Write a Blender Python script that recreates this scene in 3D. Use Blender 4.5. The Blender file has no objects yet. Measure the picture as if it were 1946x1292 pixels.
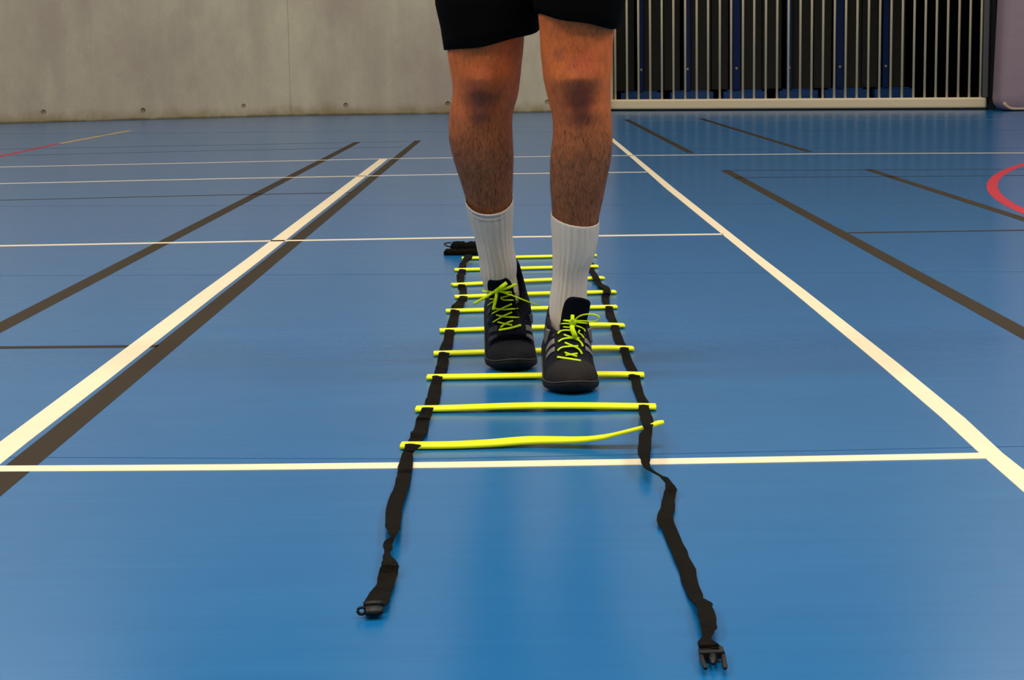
import bpy, bmesh, math, random
import numpy as np
from mathutils import Vector, Matrix
from mathutils.bvhtree import BVHTree
random.seed(7)
rng = np.random.default_rng(7)
scene = bpy.context.scene
COL = scene.collection

# ------------------------------------------------------------------ camera
W, H, F, CH = 1946.0, 1292.0, 3600.0, 0.62      # image size, focal length in px, lens height
d_ = np.array([987 - W/2, 110 - H/2, F]); d_ /= np.linalg.norm(d_)     # hall's long axis in camera space
u_ = np.cross(np.array([1, -0.0155, 0.]), d_); u_ /= np.linalg.norm(u_)
if u_[1] > 0: u_ = -u_
r_ = np.cross(d_, u_)
if r_[0] < 0: r_ = -r_
cam_d = bpy.data.cameras.new('camera'); cam = bpy.data.objects.new('camera', cam_d); COL.objects.link(cam)
cam_d.sensor_fit = 'HORIZONTAL'; cam_d.sensor_width = 36; cam_d.lens = F/W*36
cam_d.clip_start = 0.05; cam_d.clip_end = 200
def w_of(c):  # camera-space (right, down, forward) direction -> world
    return Vector((float(np.dot(c, r_)), float(np.dot(c, d_)), float(np.dot(c, u_))))
cr, cu, cb = w_of([1, 0, 0]), w_of([0, -1, 0]), w_of([0, 0, -1])
M = Matrix(((cr.x, cu.x, cb.x, 0), (cr.y, cu.y, cb.y, 0), (cr.z, cu.z, cb.z, CH), (0, 0, 0, 1)))
cam.matrix_world = M
scene.camera = cam
EYE = Vector((0, 0, CH))
def ray(x, y): return w_of([x - W/2, y - H/2, F])
def fl(x, y, z=0.0):                  # point on the horizontal plane z
    v = ray(x, y); return EYE + v*((z - CH)/v.z)
def dp(x, y, Y):                      # point on the upright plane at distance Y
    v = ray(x, y); return EYE + v*(Y/v.y)

# ------------------------------------------------------------------ world, lights, exposure
world = bpy.data.worlds.new('hall_air'); scene.world = world; world.use_nodes = True
bg = world.node_tree.nodes['Background']; bg.inputs[0].default_value = (1.0, 0.95, 0.88, 1); bg.inputs[1].default_value = 0.25
scene.view_settings.view_transform = 'Standard'; scene.view_settings.look = 'None'
scene.view_settings.exposure = 0.0; scene.view_settings.gamma = 1.0; scene.view_settings.use_curve_mapping = False
LP = 150.0
for yy, k in ((-4, 1.3), (2.2, 1.9), (8, .6), (14, .42), (18.6, .62)):
    for xx in (-5.5, 0.0, 5.5):
        ld = bpy.data.lights.new('hall_light', 'AREA'); ld.shape = 'RECTANGLE'; ld.size = 2.6; ld.size_y = 1.2
        ld.energy = LP*k; ld.color = (1.0, 0.93, 0.82)
        lo = bpy.data.objects.new('hall_light', ld); lo.location = (xx, yy, 7.3); COL.objects.link(lo)

# ------------------------------------------------------------------ materials
def lin(c): return tuple(((v/255)/12.92 if v/255 <= .04045 else ((v/255 + .055)/1.055)**2.4) for v in c)
class NT:
    def __init__(s, name):
        s.m = bpy.data.materials.new(name); s.m.use_nodes = True; s.t = s.m.node_tree; s.b = s.t.nodes['Principled BSDF']
        s.tc = None
    def n(s, t, **k):
        q = s.t.nodes.new(t)
        for a, v in k.items(): setattr(q, a, v)
        return q
    def l(s, a, b): s.t.links.new(a, b)
    def co(s, scale=(1, 1, 1), kind='Object'):
        if not s.tc: s.tc = s.n('ShaderNodeTexCoord')
        mp = s.n('ShaderNodeMapping'); mp.inputs['Scale'].default_value = scale; s.l(s.tc.outputs[kind], mp.inputs[0]); return mp.outputs[0]
    def noise(s, sc, scale=(1, 1, 1), det=4, rough=.55):
        q = s.n('ShaderNodeTexNoise'); q.inputs['Scale'].default_value = sc; q.inputs['Detail'].default_value = det; q.inputs['Roughness'].default_value = rough
        s.l(s.co(scale), q.inputs['Vector']); return q.outputs['Fac']
    def ramp(s, fac, stops):
        q = s.n('ShaderNodeValToRGB'); e = q.color_ramp.elements
        while len(e) < len(stops): e.new(.5)
        for el, (p, c) in zip(e, stops): el.position = p; el.color = (*c, 1) if len(c) == 3 else c
        s.l(fac, q.inputs[0]); return q.outputs[0]
    def mix(s, fac, a, b, mode='MIX'):
        q = s.n('ShaderNodeMix', data_type='RGBA', blend_type=mode)
        for i, v in ((0, fac), (6, a), (7, b)):
            if hasattr(v, 'node'): s.l(v, q.inputs[i])
            else: q.inputs[i].default_value = v if i == 0 else (*v[:3], 1)
        return q.outputs[2]
    def math(s, op, a, b=0.0, clamp=False):
        q = s.n('ShaderNodeMath', operation=op, use_clamp=clamp)
        for i, v in ((0, a), (1, b)):
            if hasattr(v, 'node'): s.l(v, q.inputs[i])
            else: q.inputs[i].default_value = v
        return q.outputs[0]
    def bump(s, h, st=.3, dist=.001):
        q = s.n('ShaderNodeBump'); q.inputs['Strength'].default_value = st; q.inputs['Distance'].default_value = dist
        s.l(h, q.inputs['Height']); s.l(q.outputs[0], s.b.inputs['Normal'])
    def col(s, c):
        if hasattr(c, 'node'): s.l(c, s.b.inputs['Base Color'])
        else: s.b.inputs['Base Color'].default_value = (*c[:3], 1)
    def rg(s, r, sp=None):
        if hasattr(r, 'node'): s.l(r, s.b.inputs['Roughness'])
        else: s.b.inputs['Roughness'].default_value = r
        if sp is not None: s.b.inputs['Specular IOR Level'].default_value = sp
def plain(name, c, r=.6, sp=.5, var=.12, sc=30, bump=0.0, bd=.001, metal=0):
    t = NT(name); c = lin(c); f = t.noise(sc)
    t.col(t.mix(f, tuple(v*(1 - var) for v in c), tuple(v*(1 + var) for v in c))); t.rg(r, sp)
    if metal: t.b.inputs['Metallic'].default_value = metal
    if bump: t.bump(t.noise(sc*8), bump, bd)
    return t.m

# blue sports floor: faint roller streaks running across the hall, a few pale scuffs
t = NT('blue_sports_floor')
streak = t.noise(3.0, (.6, 14, 1), 6, .65); broad = t.noise(.9, (.5, 1.2, 1), 3)
blotch = t.noise(5, (1, 2.5, 1), 3)
base = t.mix(streak, lin((5, 87, 147)), lin((25, 108, 164)))
base = t.mix(t.ramp(broad, [(.35, (0, 0, 0)), (.7, (1, 1, 1))]), base, t.mix(blotch, lin((10, 93, 150)), lin((28, 109, 165))))
sc = t.ramp(t.noise(7, (1.2, 16, 1), 8, .8), [(.74, (0, 0, 0)), (.80, (.5, .5, .5))])
base = t.mix(sc, base, lin((90, 155, 205)))
t.col(base)
t.rg(t.math('ADD', t.math('MULTIPLY', t.noise(4, (.6, 10, 1), 5), .10), .17), .20)
t.bump(t.noise(60, (1, 2.5, 1), 3), .05, .0006)
M_floor = t.m
def paint(name, c):
    t = NT(name); c = lin(c); f = t.noise(18, (1, 1, 1), 6, .7)
    t.col(t.mix(f, tuple(v*.92 for v in c), tuple(min(1, v*1.06) for v in c))); t.rg(.5, .06); t.bump(t.noise(150), .08, .0005); return t.m
M_white = paint('cream_line_paint', (240, 220, 186)); M_dark = paint('dark_brown_line_paint', (50, 40, 27))
M_red = paint('red_line_paint', (196, 44, 62)); M_yel = paint('yellow_line_paint', (214, 176, 70)); M_pale = paint('faded_pale_line_paint', (92, 125, 160))
M_thin = paint('thin_dark_line_paint', (26, 42, 58)); M_seam = paint('floor_seam', (20, 74, 122))

t = NT('grey_concrete')
blot = t.noise(.8, (1, 1, .7), 6, .65); vst = t.noise(1.6, (1.5, 1, .25), 5, .6); fine = t.noise(45, det=6)
c = t.mix(t.ramp(blot, [(.35, (0, 0, 0)), (.65, (1, 1, 1))]), lin((194, 175, 154)), lin((228, 214, 182)))
c = t.mix(t.ramp(vst, [(.45, (0, 0, 0)), (.75, (.6, .6, .6))]), c, lin((180, 163, 146)))
c = t.mix(fine, t.mix(.12, c, (0, 0, 0)), t.mix(.06, c, (1, 1, 1)))
sep = t.n('ShaderNodeSeparateXYZ'); t.l(t.co(), sep.inputs[0])
edge = t.math('ADD', t.math('MULTIPLY', sep.outputs[2], 3.0), t.math('MULTIPLY', t.noise(3.2, (1, 1, 1), 6, .7), .9))
c = t.mix(t.ramp(edge, [(.42, (.8, .8, .8)), (.86, (0, 0, 0))]), c, lin((150, 130, 78)))
c = t.mix(t.ramp(t.math('ADD', t.math('MULTIPLY', sep.outputs[2], 12.0), t.math('MULTIPLY', t.noise(6), .5)), [(.3, (.7, .7, .7)), (.55, (0, 0, 0))]), c, lin((80, 68, 44)))
t.col(c); t.rg(.85, .25); t.bump(fine, .2, .004)
M_conc = t.m
M_plaster = plain('white_hall_wall', (196, 192, 182), .85, .2, .03)
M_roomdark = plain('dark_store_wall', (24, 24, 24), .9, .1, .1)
M_gate = plain('cream_painted_steel', (240, 218, 178), .38, .5, .05)
M_gpost = plain('grey_painted_steel', (84, 82, 84), .5, .4, .06)
M_black = plain('black_rubber', (12, 12, 12), .6, .3, .1)
M_board = plain('dark_grey_board', (64, 62, 56), .8, .2, .15, 12)
M_bluem = plain('blue_painted_steel', (12, 84, 160), .45, .5, .08)
t = NT('lilac_vinyl'); c = t.mix(t.noise(2.2), lin((166, 140, 148)), lin((150, 128, 138))); t.col(c); t.rg(.5, .4); t.bump(t.noise(5, det=3), .4, .02); M_lilac = t.m
M_navy = plain('navy_painted_steel', (8, 48, 112), .5, .3, .08)
M_cream = plain('warm_lit_vinyl', (206, 176, 150), .5, .4, .05)

t = NT('black_webbing')
wv = t.n('ShaderNodeTexWave', wave_type='BANDS', bands_direction='Y'); wv.inputs['Scale'].default_value = 220; wv.inputs['Distortion'].default_value = .6; t.l(t.co(), wv.inputs[0])
t.col(t.mix(t.noise(40), lin((9, 7, 5)), lin((24, 20, 14)))); t.rg(.85, .06); t.bump(wv.outputs[1], .35, .0006); M_web = t.m
M_plas = plain('black_plastic', (9, 8, 8), .45, .3, .1)
t = NT('neon_yellow_plastic'); t.col(t.mix(t.noise(60, det=5), (.97, .97, 0), (1.0, 1.0, .0))); t.rg(.5, .4); t.bump(t.noise(300), .2, .0006); M_neon = t.m
t = NT('neon_yellow_lace')
wv = t.n('ShaderNodeTexWave'); wv.inputs['Scale'].default_value = 420; t.l(t.co(), wv.inputs[0])
t.col(t.mix(t.noise(200), lin((196, 226, 0)), lin((222, 248, 12)))); t.rg(.7, .2); t.bump(wv.outputs[1], .5, .0005); M_lace = t.m

# skin: mottled tone, kneecaps redder and browner, with part of their shading painted in
KN = []
t = NT('tanned_skin')
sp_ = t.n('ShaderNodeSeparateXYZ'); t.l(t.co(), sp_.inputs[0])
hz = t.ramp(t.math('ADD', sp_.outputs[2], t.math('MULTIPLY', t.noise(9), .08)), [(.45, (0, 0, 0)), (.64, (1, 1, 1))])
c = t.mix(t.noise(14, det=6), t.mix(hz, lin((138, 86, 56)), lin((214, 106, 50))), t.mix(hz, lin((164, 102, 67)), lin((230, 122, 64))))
c = t.mix(t.ramp(t.noise(40, (1, 1, .5), 6, .7), [(.45, (0, 0, 0)), (.8, (.5, .5, .5))]), c, lin((108, 60, 36)))
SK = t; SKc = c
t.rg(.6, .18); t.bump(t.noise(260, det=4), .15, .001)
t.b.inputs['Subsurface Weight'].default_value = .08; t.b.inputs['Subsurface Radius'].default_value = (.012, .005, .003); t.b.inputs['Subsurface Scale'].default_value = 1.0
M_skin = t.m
def knee_tone_shade(p, r, color, amt, squash=.6):
    global SKc
    t = SK
    vm = t.n('ShaderNodeVectorMath', operation='SUBTRACT'); t.l(t.co(), vm.inputs[0]); vm.inputs[1].default_value = p
    mp = t.n('ShaderNodeVectorMath', operation='MULTIPLY'); t.l(vm.outputs[0], mp.inputs[0]); mp.inputs[1].default_value = (1/r, 1/r, squash/r)
    ln = t.n('ShaderNodeVectorMath', operation='LENGTH'); t.l(mp.outputs[0], ln.inputs[0])
    dd = t.math('ADD', ln.outputs['Value'], t.math('MULTIPLY', t.math('SUBTRACT', t.noise(22), .5), .7))
    SKc = t.mix(t.ramp(dd, [(.25, (amt,)*3), (1.0, (0, 0, 0))]), SKc, lin(color))
M_hair = plain('dark_body_hair', (52, 32, 22), .6, .3, .2)
M_shorts = plain('black_sports_fabric', (6, 6, 6), .95, .05, .15, 60, .3)
t = NT('white_ribbed_cotton'); t.col(t.mix(t.noise(50, (1, 1, .4), 5), lin((196, 184, 172)), lin((222, 209, 196)))); t.rg(.95, .1); t.bump(t.noise(500, det=2), .3, .0008); M_sock = t.m
t = NT('navy_shoe_mesh'); t.col(t.mix(t.noise(45, det=5), lin((12, 13, 22)), lin((24, 25, 37)))); t.rg(.85, .2); t.bump(t.noise(420, det=2), .5, .001); M_upper = t.m
t = NT('dark_toe_fabric'); t.col(t.mix(t.noise(60, det=5), lin((26, 23, 23)), lin((40, 36, 35)))); t.rg(.85, .2); t.bump(t.noise(420, det=2), .4, .001); M_toe = t.m
M_sole = plain('black_shoe_rubber', (15, 15, 18), .6, .2, .1)
M_welt = plain('brown_grey_piping', (78, 70, 68), .7, .3, .1)
M_stripe = plain('grey_reflective_stripe', (118, 108, 104), .5, .4, .08)
M_stripe2 = plain('dull_dark_stripe', (44, 44, 52), .6, .3, .08)
M_toe2 = plain('near_black_toe_fabric', (22, 22, 28), .85, .2, .15, 60, .4)
M_tongue = plain('black_padded_knit', (8, 11, 20), .95, .1, .1, 80, .3)

# ------------------------------------------------------------------ builders
def link(o, parent=None):
    COL.objects.link(o)
    if parent: o.parent = parent
    return o
def wpos(o):
    p = Vector(o.location)
    while o.parent: o = o.parent; p += o.location
    return p
def mesh(name, V, Fc, mat, parent=None, smooth=False, sub=0, solid=0.0, bev=0.0, local=False):
    off = Vector((0, 0, 0)) if (parent is None or local) else wpos(parent)
    me = bpy.data.meshes.new(name); me.from_pydata([tuple(Vector(v) - off) for v in V], [], Fc); me.update()
    bm = bmesh.new(); bm.from_mesh(me); bmesh.ops.recalc_face_normals(bm, faces=bm.faces); bm.to_mesh(me); bm.free()
    if smooth:
        for p in me.polygons: p.use_smooth = True
    me.materials.append(mat); o = bpy.data.objects.new(name, me); link(o, parent)
    if solid: m = o.modifiers.new('s', 'SOLIDIFY'); m.thickness = solid; m.offset = 0
    if bev: m = o.modifiers.new('b', 'BEVEL'); m.width = bev; m.segments = 2; m.limit_method = 'ANGLE'
    if sub: m = o.modifiers.new('u', 'SUBSURF'); m.levels = sub; m.render_levels = sub
    return o
def box(x0, x1, y0, y1, z0, z1):
    V = [(x, y, z) for z in (z0, z1) for y in (y0, y1) for x in (x0, x1)]
    return V, [(0, 2, 3, 1), (4, 5, 7, 6), (0, 1, 5, 4), (2, 6, 7, 3), (0, 4, 6, 2), (1, 3, 7, 5)]
def rot(V, c, a):
    ca, sa = math.cos(a), math.sin(a)
    return [(c[0] + (x - c[0])*ca - (y - c[1])*sa, c[1] + (x - c[0])*sa + (y - c[1])*ca, z) for x, y, z in V]
def join(parts):
    V, Fc = [], []
    for v, f in parts:
        n = len(V); V += [tuple(p) for p in v]; Fc += [tuple(i + n for i in q) for q in f]
    return V, Fc
def loft(rings, closed=True, cap0=True, cap1=True):
    n = len(rings[0]); V = [tuple(p) for r in rings for p in r]; Fc = []
    for i in range(len(rings) - 1):
        for j in range(n if closed else n - 1):
            a = i*n + j; b = i*n + (j + 1) % n; Fc.append((a, b, b + n, a + n))
    if cap0: Fc.append(tuple(range(n))[::-1])
    if cap1: Fc.append(tuple(range((len(rings) - 1)*n, len(rings)*n)))
    return V, Fc
def cr_spline(P, k=4):
    P = [Vector(p) for p in P]; Q = [P[0]*2 - P[1]] + P + [P[-1]*2 - P[-2]]; out = []
    for i in range(1, len(Q) - 2):
        for j in range(k):
            u = j/k; a, b, c, d = Q[i-1:i+3]
            out.append(.5*((2*b) + (c - a)*u + (2*a - 5*b + 4*c - d)*u*u + (3*b - a - 3*c + d)*u**3))
    out.append(P[-1]); return out
def tube(P, r, n=6, flat=1.0, up=Vector((0, 0, 1))):
    rings = []; P = [Vector(p) for p in P]
    for i, p in enumerate(P):
        d = (P[min(i+1, len(P)-1)] - P[max(i-1, 0)]).normalized()
        s = d.cross(up)
        if s.length < 1e-4: s = d.cross(Vector((1, 0, 0)))
        s.normalize(); q = s.cross(d)
        rr = r[i] if isinstance(r, (list, tuple)) else r
        rings.append([p + s*math.cos(a)*rr + q*math.sin(a)*rr*flat for a in [2*math.pi*k/n for k in range(n)]])
    return loft(rings)
def empty(name, loc, label, cat, group=None):
    o = bpy.data.objects.new(name, None); o.empty_display_size = .1; o.location = loc; link(o)
    o['label'] = label; o['category'] = cat
    if group: o['group'] = group
    return o
def interp(x, xs, ys): return float(np.interp(x, xs, ys))

# ------------------------------------------------------------------ the hall shell
floor = mesh('floor', *box(-9, 9.2, -8, 27, -.2, 0), M_floor); floor['kind'] = 'structure'
def strip(name, quadrows, mat, z, label=None):
    """quadrows: list of (a, b) world points, the two edges of the marking"""
    V, Fc = [], []
    for a, b in quadrows: V += [(a.x, a.y, z), (b.x, b.y, z), (a.x, a.y, .00002), (b.x, b.y, .00002)]
    n = len(quadrows)
    for i in range(n - 1):
        k = 4*i; Fc += [(k, k+1, k+5, k+4), (k, k+4, k+6, k+2), (k+1, k+3, k+7, k+5)]
    Fc += [(0, 2, 3, 1), (4*n-4, 4*n-3, 4*n-1, 4*n-2)]
    o = mesh(name, V, Fc, mat, floor)
    if label: o['label'] = label
    return o
def hline(pts, w, mat, z, label):     # marking that runs across the hall, w = width in metres
    P = [fl(*p) for p in pts]; strip('court_line', [(p + Vector((0, -w/2, 0)), p + Vector((0, w/2, 0))) for p in P], mat, z, label)
def vline(X0, Y0, X1, Y1, w, mat, z, label):
    strip('court_line', [(Vector((X0 - w/2, Y0, 0)), Vector((X0 + w/2, Y0, 0))), (Vector((X1 - w/2, Y1, 0)), Vector((X1 + w/2, Y1, 0)))], mat, z, label)
z1, z2, z3 = .0004, .0007, .0010
for pts, w in (([(-120, 395.5), (0, 391.5), (1140, 389), (1800, 386), (2100, 386)], .006), ([(-60, 255), (700, 250), (1140, 250), (1946, 247), (2050, 247)], .03),
               ([(-100, 524), (900, 521), (1946, 516), (2100, 516)], .004), ([(-200, 868), (800, 872), (1946, 848), (2100, 846)], .003)):
    P = [fl(*p) for p in pts]; strip('floor_seam', [(p + Vector((0, -w/2, 0)), p + Vector((0, w/2, 0))) for p in P], M_seam, .0002)
# dark brown lines along the hall
vline(-1.255, 1.2, -1.252, 14.6, .052, M_dark, z1, 'dark brown court line, far left')
vline(-.79, 1.2, -.792, 14.7, .05, M_dark, z1, 'dark brown court line beside the thick cream line')
vline(1.108, 1.2, 1.108, 10.3, .05, M_dark, z1, 'dark brown court line right of the ladder')
vline(1.86, 1.2, 1.86, 10.2, .05, M_dark, z1, 'dark brown court line, far right')
vline(1.093, 12.2, 1.05, 18.9, .05, M_dark, z1, 'short dark line by the gate, left one')
vline(1.84, 12.1, 1.78, 18.8, .05, M_dark, z1, 'short dark line by the gate, right one')
# thin dark cross lines
hline([(-130, 663), (0, 660.5), (300, 657.8)], .035, M_dark, z1, 'dark cross line at the left edge')
hline([(-60, 382), (0, 380.5), (400, 371), (668, 366)], .036, M_dark, z1, 'thin dark cross line, left')
hline([(1612, 442.5), (1946, 437.5), (2100, 436)], .042, M_dark, z1, 'thin dark cross line, right')
hline([(1395, 337.5), (1946, 333.5), (2060, 333)], .036, M_thin, z1, 'thin dark line, nearer of the pair')
hline([(1375, 324), (1946, 321.5), (2060, 321)], .034, M_thin, z1, 'thin dark line, farther of the pair')
hline([(1310, 283), (1946, 281), (2060, 281)], .025, M_seam, z1, 'faint thin line before the gate')
hline([(0, 283.5), (400, 276), (680, 270.3), (798, 268.3)], .03, M_thin, z1, 'faint dark far cross line')
hline([(20, 295.5), (400, 286.5), (765, 279)], .03, M_thin, z1, 'faint dark cross line')
hline([(-40, 262), (0, 261), (400, 252), (850, 243), (1050, 241)], .045, M_pale, z1, 'faded pale cross line near the wall')
hline([(1190, 229), (1540, 228), (1946, 226.5)], .06, M_pale, z1, 'faded pale cross line before the gate')
# cream lines
hline([(-90, 319.5), (0, 317.5), (400, 309), (740, 301.5), (1140, 296), (1560, 292.3), (1946, 290.5), (2040, 290)], .045, M_white, z2, 'farthest cream cross line')
hline([(-100, 351.5), (0, 349), (400, 340), (850, 331.5), (1232, 327)], .045, M_white, z2, 'second farthest cream cross line')
hline([(-130, 469.5), (0, 467.3), (400, 460), (850, 452), (1374, 445)], .042, M_white, z2, 'middle cream cross line')
hline([(-90, 891.8), (0, 891.2), (225, 890), (450, 888.5), (850, 884), (1230, 878), (1546, 872.6), (1872, 866.5)], .042, M_white, z3, 'nearest cream cross line')
def obl(rows, mat, z, label):
    strip('court_line', [(fl(xa, y), fl(xb, y)) for xa, xb, y in rows], mat, z, label)
obl([(721.6, 736.7, 302.5), (458, 488, 500), (374, 409, 561), (160, 207, 721), (0, 53, 840), (-62, -3, 885), (-200, -130, 985)], M_white, z2, 'thick cream line, left')
obl([(1155, 1164, 262), (1202, 1213, 302), (1265, 1281, 358), (1415, 1435.5, 480), (1503, 1530, 552), (1668, 1706, 690), (1790, 1834, 795), (1862, 1906, 862), (1946, 2000, 936), (2080, 2140, 1040)], M_white, z2, 'thick cream line, right')
# coloured arcs
def arc(cx, cy, r, w, a0, a1, mat, n, label, z=z2):
    strip('court_line', [(Vector((cx + (r - w/2)*math.cos(a), cy + (r - w/2)*math.sin(a), 0)), Vector((cx + (r + w/2)*math.cos(a), cy + (r + w/2)*math.sin(a), 0))) for a in [a0 + (a1 - a0)*i/n for i in range(n + 1)]], mat, z, label)
arc(10.814, 6.675, 8.89, .05, math.radians(108), math.radians(252), M_red, 80, 'red circle line')
strip('court_line', [(fl(-20, 300) , fl(-6, 300)), (fl(108, 272.6), fl(117, 272.6))], M_red, z1, 'red line in the far left corner')
strip('court_line', [(fl(110, 272.6), fl(119, 272.6)), (fl(243, 248), fl(251, 248))], M_yel, z1, 'yellow line in the far left corner')

# concrete back wall, cast in panels with form-tie holes
wall = mesh('wall_back', *box(-9, 1.02, 22.2, 22.3, 0, 8), M_conc); wall['kind'] = 'structure'
A = dp(1160, 212, 21.93); base_pts = [(-660, 250), (-197, 240.5), (178, 230.2), (553, 220.0), (928, 215), (1158, 211.6)]
bp = [fl(*p) for p in base_pts]
holes = [(83, 213), (272, 210), (463, 202), (657, 200), (851, 197), (1040, 194), (-105, 216)]
def on_wall(px, py):
    v = ray(px, py)
    for a, b in zip(bp[:-1], bp[1:]):
        n = Vector((a.y - b.y, b.x - a.x, 0)); tt = (a - EYE).dot(n)/v.dot(n); p = EYE + v*tt
        if a.x - .02 <= p.x <= b.x + .02: return p, n.normalized(), a
    return None
for i, (a, b) in enumerate(zip(bp[:-1], bp[1:])):
    dv = (b - a).normalized(); nn = Vector((-dv.y, dv.x, 0))
    a2 = a + dv*(.0012 if i == 3 else .0004); b2 = b - dv*(.0012 if i == 2 else .0004); th = .24
    mx = max(bp, key=lambda p: p.y).y
    V = []
    for z in (0, 3.2):
        for p in (a2, b2, b2 + nn*.2, a2 + nn*.2): V.append((p.x, p.y, z))
    pn = mesh('concrete_panel', V, [(0, 1, 2, 3), (4, 7, 6, 5), (0, 4, 5, 1), (1, 5, 6, 2), (2, 6, 7, 3), (3, 7, 4, 0)], M_conc, wall)
    V2 = [(v[0], v[1], v[2] + 3.206 if v[2] == 0 else 8) for v in V]
    mesh('concrete_panel', V2, [(0, 1, 2, 3), (4, 7, 6, 5), (0, 4, 5, 1), (1, 5, 6, 2), (2, 6, 7, 3), (3, 7, 4, 0)], M_conc, wall)
    cut = []
    for hx, hy in holes:
        q = on_wall(hx, hy)
        if q and (q[2] - a).length < .01:
            p = q[0]; ring = lambda dd, r: [p + nn*dd + dv*math.cos(2*math.pi*k/14)*r + Vector((0, 0, math.sin(2*math.pi*k/14)*r)) for k in range(14)]
            cut.append(loft([ring(-.03, .034), ring(.035, .024)]))
    if cut:
        co = mesh('cut', *join(cut), M_conc)
        m = pn.modifiers.new('h', 'BOOLEAN'); m.object = co; m.operation = 'DIFFERENCE'; m.solver = 'EXACT'
        dg = bpy.context.evaluated_depsgraph_get(); ev = pn.evaluated_get(dg); me2 = bpy.data.meshes.new_from_object(ev)
        pn.modifiers.clear(); pn.data = me2; bpy.data.objects.remove(co)

# opening to the equipment store, closed by the barred gate
GA, GB = fl(1158, 211.2), fl(1885, 208.6)
gd = (GB - GA).normalized(); gn = Vector((-gd.y, gd.x, 0))
wr = mesh('wall_right', *box(8.9, 9.1, -8, 27, 0, 8), M_plaster); wr['kind'] = 'structure'
wl = mesh('wall_left', *box(-9.1, -8.9, -8, 27, 0, 8), M_plaster); wl['kind'] = 'structure'
wf = mesh('wall_front', *box(-9, 9, -8.2, -8, 0, 8), M_plaster); wf['kind'] = 'structure'
ce = mesh('ceiling', *box(-9.1, 9.1, -8.2, 27, 8, 8.2), M_plaster); ce['kind'] = 'structure'
# lintel above the gate and wall to its right
def slab(name, P, th, za, zb, mat, parent=None):
    V = []
    for z in (za, zb):
        for p in (P[0], P[1], P[1] + gn*th, P[0] + gn*th): V.append((p.x, p.y, z))
    return mesh(name, V, [(0, 1, 2, 3), (4, 7, 6, 5), (0, 4, 5, 1), (1, 5, 6, 2), (2, 6, 7, 3), (3, 7, 4, 0)], mat, parent)
o = slab('trim_1', (GA + gn*.08 + gd*(-.05), GB + gn*.08 + gd*.5), .2, 3.0, 8, M_conc); o['kind'] = 'structure'
GC = GB + gd*.14 + gn*.1
o = slab('trim_2', (GC, GC + gd*5.0), .2, 0, 8, M_conc); o['kind'] = 'structure'
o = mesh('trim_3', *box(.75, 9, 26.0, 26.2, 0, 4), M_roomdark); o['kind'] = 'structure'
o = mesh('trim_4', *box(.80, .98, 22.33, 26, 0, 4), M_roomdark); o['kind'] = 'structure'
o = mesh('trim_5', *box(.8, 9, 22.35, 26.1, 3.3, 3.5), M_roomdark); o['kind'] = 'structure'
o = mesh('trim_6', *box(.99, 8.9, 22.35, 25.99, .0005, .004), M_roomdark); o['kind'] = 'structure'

# the gate
gate = empty('barred_gate', (GA + GB)/2, 'cream steel gate of upright bars across the dark store opening', 'gate')
def on_gate(px, py, off=0.0):
    v = ray(px, py); return EYE + v*((GA + gn*off - EYE).dot(gn)/v.dot(gn))
bx = [1150 + v/4.865 for v in (96, 204, 310, 418, 526, 633, 741, 847, 952, 1060, 1164, 1273, 1376, 1484, 1588, 1692, 1801, 1906)] + \
     [1546 + v/4.865 for v in (84, 190, 293, 398, 503, 606, 710, 815, 922, 1025, 1127, 1231, 1335, 1437, 1540)]
RZ0, RZ1 = .018, .132
GT = 2.9
V = []
rail_l, rail_r = on_gate(1152, 200), on_gate(1874, 200)
def bar_mesh(p, r, z0, z1, n=8):
    return loft([[Vector((p.x, p.y, z)) + gd*math.cos(2*math.pi*k/n)*r + gn*math.sin(2*math.pi*k/n)*r for k in range(n)] for z in (z0, z1)])
bar0 = None
for x in bx:
    p = on_gate(x, 190, .03)
    if bar0 is None:
        bar0 = mesh('bar', *bar_mesh(Vector((0, 0, 0)), .0135, RZ1 - .002, GT), M_gate, gate, smooth=True, local=True); b = bar0
    else:
        b = bar0.copy(); COL.objects.link(b); b.parent = gate
    b.location = Vector((p.x, p.y, 0)) - gate.location
def gbox(pa, pb, z0, z1, o0, o1):
    V = []
    for z in (z0, z1):
        for p in (pa + gn*o0, pb + gn*o0, pb + gn*o1, pa + gn*o1): V.append((p.x, p.y, z))
    return V, [(0, 1, 2, 3), (4, 7, 6, 5), (0, 4, 5, 1), (1, 5, 6, 2), (2, 6, 7, 3), (3, 7, 4, 0)]
ra = Vector((rail_l.x, rail_l.y, 0)); rb = Vector((rail_r.x, rail_r.y, 0))
mesh('bottom_rail', *gbox(ra, rb, RZ0, RZ1, 0, .06), M_gate, gate, bev=.02)
mesh('top_rail', *gbox(ra, rb, GT, GT + .1, 0, .06), M_gate, gate, bev=.01)
pl_ = on_gate(1160, 190); pl0 = Vector((pl_.x, pl_.y, 0))
mesh('side_post', *gbox(pl0 - gd*.02, pl0 + gd*.02, RZ1 - .01, GT, .01, .05), M_gate, gate)
p1 = on_gate(1866, 190); p1 = Vector((p1.x, p1.y, 0)); p2 = on_gate(1877, 190); p2 = Vector((p2.x, p2.y, 0))
mesh('side_post', *gbox(p1, p2, RZ1 - .005, GT, .005, .055), M_gpost, gate, bev=.006)['label'] = 'grey end post'
mesh('foot_pad', *gbox(rb - gd*.25, rb, .001, RZ0 + .004, .0, .06), M_black, gate)['label'] = 'black rubber foot'
mesh('sealing_strip', *gbox(ra, rb - gd*.28, .001, RZ0 + .003, .012, .05), M_black, gate)['label'] = 'black floor seal under the rail'
p3 = on_gate(1878.5, 190, .06); p4 = on_gate(1889, 190, .06)
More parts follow.
